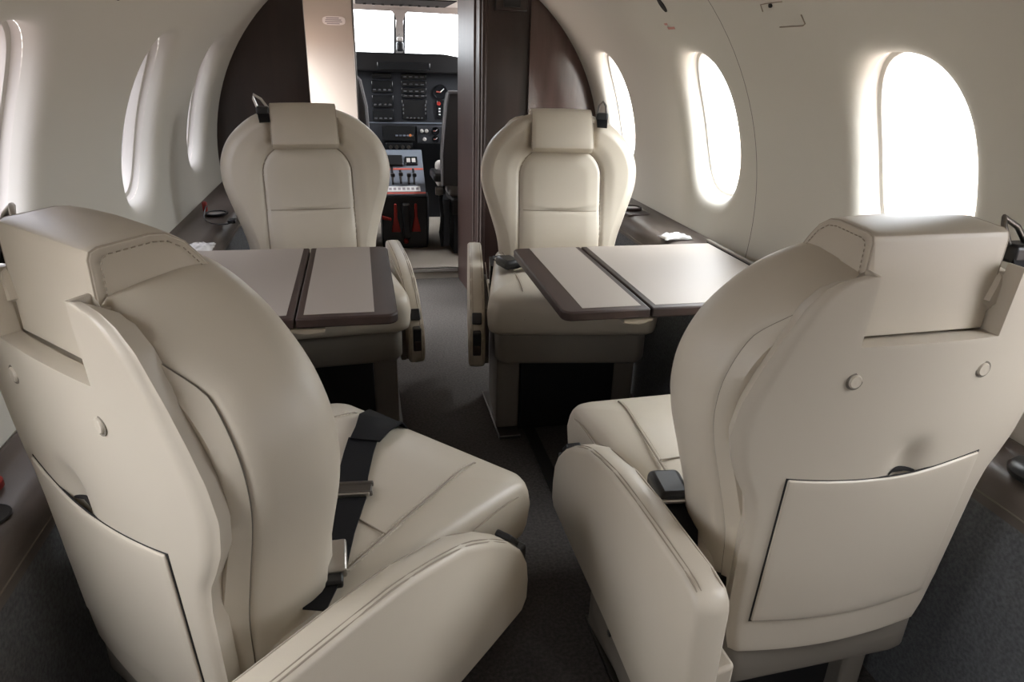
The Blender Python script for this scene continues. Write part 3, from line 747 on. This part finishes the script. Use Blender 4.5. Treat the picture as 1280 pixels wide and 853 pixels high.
def armrest(root, m):
    top = [(-.340,.215),(-.339,.36),(-.338,.488),(-.334,.503),(-.322,.514),(-.29,.519),(-.15,.518),(-.064,.513),(.037,.491),(.10,.459),(.145,.426),(.175,.394),(.192,.362),(.198,.325),(.196,.288),(.182,.270),(.10,.262),(-.10,.248),(-.25,.228)]
    x0, x1 = m*.240, m*.288
    mb = MB(); n = len(top); xs = [(x0,.040),(x0+m*.002,.016),(x0+m*.007,.0),(x0+m*.024,-.005),(x1-m*.007,0),(x1-m*.002,.016),(x1,.040)]
    rows = []; nrm = []
    for k in range(n):
        t0 = (Vector(top[k])-Vector(top[k-1])).normalized(); t1 = (Vector(top[(k+1)%n])-Vector(top[k])).normalized()
        t_ = (t0+t1).normalized(); nrm.append((t_.y, -t_.x))
    cc = (sum(p[0] for p in top)/n, sum(p[1] for p in top)/n)
    sg = 1 if sum((p[0]-cc[0])*q[0]+(p[1]-cc[1])*q[1] for p, q in zip(top, nrm)) > 0 else -1
    for x, ins in xs:
        rows.append([(x, p[0]-sg*q[0]*ins*.22, p[1]-sg*q[1]*ins*.22) for p, q in zip(top, nrm)])
    mb.grid(rows, close=True); mb.f += [tuple(range(n)), tuple(range((len(xs)-1)*n,len(xs)*n))]
    a = mb.build('armrest','leather',root)
    mb = MB()
    for xx in (x0+m*.007, x1-m*.007):
        mb.tube([(xx, p[0]-.0015*(1 if p[0]>0 else 0), p[1]-.0012) for p in catmull(top[4:15],40)], .0013, 5)
    for xx in (x1-m*.0125,):
        mb.tube([(xx, p[0], p[1]-.0002) for p in catmull(top[4:15],40)], .0009, 5)
    mb.build('piping','seam',a)
    mb = MB(); mb.box(min(x0+m*.012,x1-m*.012),max(x0+m*.012,x1-m*.012),.170,.2035,.312,.384); rc = mb.build('control_recess','blackplastic',a,bevel=.004)
    mb = MB(); mb.box(min(x0+m*.014,x1-m*.014),max(x0+m*.014,x1-m*.014),.188,.207,.315,.345); mb.build('control_flap','wood',rc,bevel=.003)
    mb = MB(); mb.prism([(.148,.424),(.172,.398),(.181,.404),(.157,.4305)],'x',min(x0+m*.010,x1-m*.010),max(x0+m*.010,x1-m*.010)); mb.build('control_button','blackplastic',a,bevel=.003)
    mb = MB(); mb.box(min(m*.225,m*.243),max(m*.225,m*.243),-.22,.12,.25,.43); mb.build('armrest_bracket','skirt',a,bevel=.004)
    mb = MB(); mb.prism([(-.24,.23),(-.02,.252),(-.02,.19),(-.24,.155)],'x',min(m*.244,m*.276),max(m*.244,m*.276)); mb.build('lower_cover','skirt',a,bevel=.006)
    mb = MB(); mb.lathe([(.006,m*.276),(.006,m*.2785)],10,(0,-.10,.225),'x'); mb.build('adjuster_bolt','blackplastic',a)
    return a
def make_seat(m):
    """m = +1: aisle armrest on the sitter's right; facing local +y; origin on the floor"""
    root = empty('cabin_seat', (0,0,0))
    bk, wl, sm = backrest_mesh()
    b = bk.build('backrest','leather',root)
    wl.build('welt','welt',b); sm.build('seam','seam',b)
    sh = shell_mesh(m).build('back_shell','shell',root,solid=.021,bevel=.008,seg=4,angle=50)
    pg = pocket_mesh(m,.0020,.0008).build('pocket_gap','darkgap',sh,solid=.002)
    pk = pocket_mesh(m,0,.0038).build('magazine_pocket','shell',sh,solid=.005,bevel=.003,seg=3)
    mb = MB(); mb.lathe([(.030,0),(.024,.0006),(.010,.0008)],20,(0,0,0),'y')
    fs = MB(); fs.add([(-m*.026+.021*math.cos(a), shell_y(-m*.026+.021*math.cos(a),.606,m)-.0012, .604+.0055*max(-.3,math.sin(a))) for a in [2*math.pi*i/28 for i in range(28)]], [tuple(range(28))])
    fs.build('pocket_opening','darkgap',sh)
    for s in (-1,1):
        x, z = s*.092, .751; y = shell_y(x,z,m)
        mb = MB(); mb.lathe([(.0088,y+.003),(.0088,y-.0012),(.0072,y-.0030),(.0050,y-.0026),(.001,y-.0034)],20,(x,0,z),'y'); bt = mb.build('shell_button','shell',sh)
        mb = MB(); mb.lathe([(.0112,y+.003),(.0112,y-.0006),(.0088,y-.0006)],20,(x,0,z),'y'); mb.build('button_ring','welt',bt)
    mb = MB(); mb.box(-.104,.104,-.281,-.205,.770,.7935)
    for s in (-1,1): mb.box(min(s*.0965,s*.108),max(s*.0965,s*.108),-.274,-.215,.775,.868)
    mb.build('headrest_shelf','shell',sh,bevel=.002)
    headrest_parts(root)
    armrest(root, m)
    cu = cushion_mesh().build('seat_cushion','leather',root)
    cushion_seams(cu)
    mb = MB(); r = rrect(.215,-.247,.262,.03,5,hx_rear=.170); n = len(r)
    mb.grid([[(x*.95,y*.975,.238) for x,y in r],[(x,y,.252) for x,y in r],[(x,y,.330) for x,y in r],[(x,y*.9,.352) for x,y in r]], close=True); mb.f += [tuple(range(n))[::-1], tuple(range(3*n,4*n))]
    sp = mb.build('seat_pan','skirt',root,bevel=.004)
    mb = MB(); mb.box(min(-m*.168,m*.215),max(-m*.168,m*.215),-.215,-.10,.345,.42); mb.build('hinge_block','blackplastic',root)
    mb = MB(); mb.prism([(m*.176,.20),(m*.222,.20),(m*.222,.318),(m*.176,.332)],'y',-.285,-.235); mb.build('hinge_cover','shell',root,bevel=.006,seg=3)
    return root
def pedestal(loc, name_label, rz=0.0):
    return None
def add_pedestal(root, rz, lift):
    """floor frame, stays square to the aisle while the seat swivels: counter-rotated part"""
    p = empty('floor_frame', (0,0,-lift), rz); p.parent = root
    turn = 1 if abs(math.degrees(rz)) < 90 else -1
    for s in (-1,1):
        mb = MB(); a, b = s*.172-.021, s*.172+.021; c, d = s*.185-.036, s*.185+.036
        mb.hexa([(a,-.16*1,.012),(b,-.16,.012),(d,.12,.012),(c,.12,.012)],[(a,-.16,.235+lift),(b,-.16,.235+lift),(d,.12,.235+lift),(c,.12,.235+lift)])
        if turn < 0: mb.v = [(-x,-y,z) for x,y,z in mb.v]
        mb.build('side_box','skirt',p,bevel=.006)
        mb = MB(); mb.box(s*.185-.034,s*.185+.046 if s > 0 else s*.185+.034,-.17,.14,0,.012); mb.build('track_foot','gunmetal',p,bevel=.002)
    mb = MB(); mb.box(-.148,.148,-.13,.09,.01,.225+lift); mb.build('under_seat_shade_fill','blackplastic',p)  # black block stands in for the shade in the void under the seat
    mb = MB(); mb.lathe([(.11,.215+lift),(.13,.222+lift),(.13,.238+lift),(.10,.242+lift)],32); mb.build('swivel_plate','gunmetal',p)
    return p
def belt_buckle(parent, c, ang, z):
    e = empty('belt_buckle', (c[0],c[1],z), ang); e.parent = parent; return e

PROT = {1: make_seat(1), -1: make_seat(-1)}
USED = {1: False, -1: False}
def place(m, x, y, rot, label, lift=0.0):
    r = PROT[m]
    if USED[m]: r = copy_tree(r)
    USED[m] = True
    r.location = (x,y,lift); r.rotation_euler = (0,0,math.radians(rot)); tag(r, label, 'seat', 'beige leather club seats of the cabin')
    return r
# copies first, belts and frames are added to each seat afterwards
NL = place(1, -.349,.894,-46.65,'beige leather seat swivelled toward the aisle with black lap belt across its cushion')
FRt = place(1, .354,1.945,172,'beige leather seat facing us behind the right folding table', .045)
NR = place(-1, .393,.893,2.2,'beige leather seat seen from behind, its back straight toward us under the right window')
FLt = place(-1, -.380,2.02,184.5,'beige leather seat facing us behind the left folding table', .045)
for s_, rr, lf_ in ((NL,46.65,0),(FRt,-172,.045),(NR,-2.2,0),(FLt,-184.5,.045)): add_pedestal(s_, math.radians(rr), lf_)
TILT = math.radians(5); PV = Vector((0,-.15,.45))
for s_ in (FRt, FLt):            # forward seats: backs slightly reclined, armrests and headrests lower
    for c_ in s_.children:
        if c_.name.startswith('armrest'): c_.location.z = -.074
        if c_.name.startswith(('backrest','back_shell','headrest')):
            c_.rotation_euler.x = TILT; c_.location = PV-Matrix.Rotation(TILT,3,'X')@PV+(Vector((0,.034,-.020)) if c_.name.startswith('headrest') else Vector())
        if c_.name.startswith('seat_cushion'): c_.location.z = -.016
for s_ in (NL, NR):
    for c_ in s_.children:
        if c_.name.startswith('seat_cushion'): c_.location.z = -.010

# ---- belts (each lies attached to its seat)
def lap_belt_near_left(root):
    b = empty('lap_belt', (0,0,.476)); b.parent = root
    def Z(x,y,l=.003): return cushion_top(x,y)-.486+l
    def P3(x,y,l=.003): return (x,y,Z(x,y,l))
    mb = MB()
    path = [(.195,-.150,.012),(.158,-.085,.006),(.114,-.030,.004),(.068,.037,.005),(.033,.074,.005),(-.008,.125,.006),(-.038,.165,.007)]
    pts = [P3(*p) for p in path]; mb.ribbon(pts, (.75,.62,0), [.046,.046,.046,.047,.047,.048,.050]); mb.build('webbing','black',b)
    mb = MB(); path2 = [(-.027,.158,.010),(-.046,.195,.010),(-.070,.238,.010),(-.078,.262,.004)]
    pts = [P3(*p) for p in path2]+[(-.077,.2925,-.062),(-.08,.2945,-.10)]
    mb.ribbon(pts, [(.8,.5,0),(.9,.4,0),(.98,.1,0),(1,0,0),(1,0,0),(1,0,0)], [.052,.062,.082,.088,.06,.05]); mb.build('webbing_tail','black',b)
    # adjuster
    ad = empty('strap_adjuster', P3(.059,.047,.006), math.radians(-48)); ad.parent = b
    mb = MB(); mb.box(-.012,.012,-.030,.030,-.004,.004); mb.box(-.016,-.010,-.032,.032,-.003,.006); mb.box(.010,.014,-.032,.032,-.003,.006); mb.build('bar','gunmetal',ad,bevel=.002)
    mb = MB(); mb.box(.0145,.018,-.028,.028,-.001,.006); mb.build('bright_edge','steel',ad,bevel=.001)
    bu = empty('buckle_latch', P3(.146,-.076,.010), math.radians(-42)); bu.parent = b
    mb = MB(); mb.box(-.024,.036,-.025,.025,-.006,.010); mb.build('cover','steel',bu,bevel=.004,seg=3)
    mb = MB(); mb.box(.028,.052,-.02,.02,-.008,.004); mb.build('body','blackplastic',bu,bevel=.003)
lap_belt_near_left(NL)
def side_buckle(root, m, x, y, rot, parts):
    b = empty('lap_belt', (m*x, y, .476), math.radians(rot)); b.parent = root
    mb = MB(); mb.box(-.026,.026,-.036,.036,-.006,.022); mb.build('buckle_body','blackplastic',b,bevel=.010,seg=3)
    mb = MB(); mb.box(-.024,.024,-.040,-.034,.008,.014); mb.build('buckle_edge','steel',b,bevel=.002)
    mb = MB(); mb.ribbon(parts, (1,0,0), .042, .003); mb.build('webbing','black',b)
side_buckle(NR, -1, .196, -.084, -8, [(0,-.03,.004),(.004,-.06,-.004),(-.006,-.09,-.016),(-.012,-.12,-.05)])
side_buckle(FRt, 1, .172, .075, 25, [(0,-.03,.004),(-.01,-.07,.0),(-.03,-.11,-.004)])
def lap_strap_front_right(root):
    b = [c for c in root.children if c.name.startswith('lap_belt')][0]
    mb = MB(); mb.ribbon([(-.015,.03,.004),(-.045,.045,.006),(-.085,.035,.0),(-.12,.05,.002)], (.2,1,0), .03, .003); mb.build('webbing','black',b)
    mb = MB(); mb.tube([(-.03,.02,.012),(-.06,.035,.014),(-.08,.02,.010)], .004, 6); mb.build('tongue','steel',b)
lap_strap_front_right(FRt)
# shoulder harness ends on the window side shoulder
def harness(root, m, x, z, y, loop=True, lean=0.0):
    h = empty('shoulder_harness', (-m*x, y, z), 0); h.parent = root
    mb = MB(); mb.ribbon([(0,-.024,-.012),(0,-.018,.004),(m*.002,.012,-.004),(m*.004,.03,-.02)], (1,0,0), [.032,.032,.032,.030], .006); mb.build('strap','black',h)
    mb = MB(); mb.box(-.018,.018,-.022,.008,-.004,.020); mb.build('strap_keeper','blackplastic',h,bevel=.006,seg=3)
    pts = [(-.014,-.008,.016),(-.010+lean*.02,-.006,.040),(lean*.035,-.005,.052),(.010+lean*.02,-.006,.040),(.014,-.008,.016)]
    mb = MB(); mb.tube(pts, .0038, 8); mb.build('tongue','gunmetal' if lean <= 0 else 'steel',h)
harness(FRt, 1, .125, .872, -.17)
harness(FLt, -1, .112, .870, -.17, lean=.6)
harness(NR, -1, .158, .872, -.215, lean=-.9)
harness(NL, 1, .172, .868, -.22, lean=.8)

# ================================================================== TABLES
def table(side, x0, xm, x1, y0, y1, label):
    zt = .613; th = .021
    r = empty('folding_table', (side*(x0+x1)/2, (y0+y1)/2, zt-th), label=label, cat='table')
    cx, cy, cz = side*(x0+x1)/2, (y0+y1)/2, zt-th
    def B(mb, a, b, c, d, e, f): mb.box(min(side*a,side*b)-cx, max(side*a,side*b)-cx, c-cy, d-cy, e-cz, f-cz)
    # inner leaf
    mb = MB(); pts = []
    rad = .022
    for px, py, a0 in ((x0+rad,y0+rad,180),(xm-.0015,y0,None),(xm-.0015,y1,None),(x0+rad,y1-rad,90)):
        if a0 is None: pts.append((px,py)); continue
        rng = [a0+90*i/5 for i in range(6)]
        for a in rng: pts.append((px+rad*math.cos(math.radians(a)), py+rad*math.sin(math.radians(a))))
    mb.prism([(side*p[0]-cx, p[1]-cy) for p in pts], 'z', 0, th); lf = mb.build('inner_leaf','wood',r,bevel=.004,seg=3)
    mb = MB(); B(mb, x0+.046, xm-.016, y0+.020, y1-.004, zt-.002, zt+.0006); mb.build('inlay','tabletop',lf)
    mb = MB(); B(mb, xm+.0015, x1, y0, y1, zt-th, zt); lf2 = mb.build('outer_leaf','wood',r,bevel=.004,seg=3)
    mb = MB(); B(mb, xm+.016, x1-.004, y0+.020, y1-.004, zt-.002, zt+.0006); mb.build('inlay','tabletop',lf2)
    for yy in (y0+.09, y1-.09):
        mb = MB(); mb.lathe([(.006,-.02),(.006,.02)],10,(side*xm-cx,yy-cy,-.004),'y'); mb.build('hinge','gunmetal',r)
    mb = MB(); mb.prism([(side*(xm-.055)-cx,-.006),(side*(xm+.012)-cx,-.004),(side*(xm+.012)-cx,-.012),(side*(xm-.02)-cx,-.020),(side*(xm-.055)-cx,-.016)],'y',y0+.012-cy,y0+.05-cy); mb.build('release_tab','shell',r,bevel=.003)
    mb = MB(); B(mb, xm+.03, x1-.02, y0+.08, y0+.11, zt-th-.004, zt-th); mb.build('support_rail','gunmetal',r)
    return r
table(1, .150,.341,.724, 1.238,1.738, 'fold-out table with dark wood edge in front of the far right seat')
table(-1, .178,.375,.724, 1.272,1.797, 'fold-out table with dark wood edge in front of the far left seat')

# ================================================================== SMALL THINGS ON THE LEDGES
def crumple(name, c, sx_, sy_, h, label, seed):
    rnd = random.Random(seed); mb = MB(); rows = []
    for j in range(9):
        row = []
        for i in range(11):
            u, v_ = -1+2*i/10, -1+2*j/8; edge = max(abs(u),abs(v_))**4
            row.append((c[0]+sx_*(u+.10*rnd.uniform(-1,1)), c[1]+sy_*(v_+.10*rnd.uniform(-1,1)), c[2]+.002+(1-edge)*h*rnd.uniform(.35,1)))
        rows.append(row)
    mb.grid(rows); return tag(mb.build(name,'wrap',solid=.001), label, 'packet')
crumple('plastic_packet', (.695,1.895,.589), .045,.030,.016, 'crumpled clear plastic packet on the right ledge behind the table', 3)
crumple('plastic_packet', (-.668,1.905,.590), .034,.042,.014, 'crumpled clear plastic packet on the left ledge behind the table', 5)
hc = empty('headset_jack', (-.742,2.38,.590), label='red capped jack with looped black cord on the left ledge', cat='cord')
mb = MB(); mb.lathe([(.006,0),(.008,.004),(.008,.030),(.004,.034)],12); mb.build('red_cap','red',hc)
mb = MB(); mb.tube(catmull([(.008,0,.020),(.012,-.05,.022),(.020,-.12,.006),(.050,-.185,.004),(.090,-.20,.003),(.112,-.17,.003),(.105,-.14,.004)],40), .0022, 6); mb.build('cord','blackplastic',hc)
mb = MB(); mb.box(.095,.118,-.17,-.135,-.003,.008); mb.build('cord_plug','blackplastic',hc,bevel=.003)
cu = empty('cup_holder', (-.700,2.335,.589), label='black ringed cup holder on the left ledge beside the far left seat', cat='cup holder')
mb = MB(); mb.lathe([(.030,0),(.036,.004),(.036,.008),(.029,.009),(.027,.002),(.001,.001)],24); mb.build('ring','blackplastic',cu)
mb = MB(); mb.lathe([(.026,.003),(.026,.006),(.001,.006)],24); mb.build('liner','steel',cu)
tr = empty('cup_holder', (.712,2.30,.590), label='cup holder with clear liner in the right ledge beside the far right seat', cat='cup holder')
mb = MB(); mb.lathe([(.028,0),(.034,.004),(.034,.012),(.028,.014),(.026,.004),(.001,.003)],24); mb.build('ring','wood',tr)
mb = MB(); mb.lathe([(.024,.004),(.024,.010),(.001,.010)],24); mb.build('liner','wrap',tr)
hd = empty('headset_cup', (.716,.665,.532), label='round black earphone cup with red cushion on the near right ledge', cat='earphone')
mb = MB(); mb.lathe([(.030,0),(.038,.006),(.040,.014),(.034,.022),(.012,.025),(.001,.025)],28); mb.build('cup','blackplastic',hd)
mb = MB(); mb.box(-.012,.012,-.004,.004,.024,.027); mb.build('cup_badge','gunmetal',hd,bevel=.001)
mb = MB(); mb.tube(catmull([(-.036,-.015,.006),(-.040,-.05,.001),(-.044,-.075,-.008),(-.046,-.082,-.03),(-.047,-.085,-.09)],24), .0018, 6); mb.build('cord','gunmetal',hd)
rc = MB(); rc.lathe([(.020,0),(.030,.006),(.032,.020),(.026,.028),(.001,.030)],20,(.728,.785,.532)); tag(rc.build('red_pouch','red'), 'small red pouch on the near right ledge behind the black earphone cup', 'pouch')
rc = MB(); rc.lathe([(.012,0),(.017,.005),(.017,.014),(.012,.018),(.001,.018)],20,(-.741,.885,.532)); tag(rc.build('red_pouch','red'), 'small red pouch on the near left ledge against the wall', 'pouch')
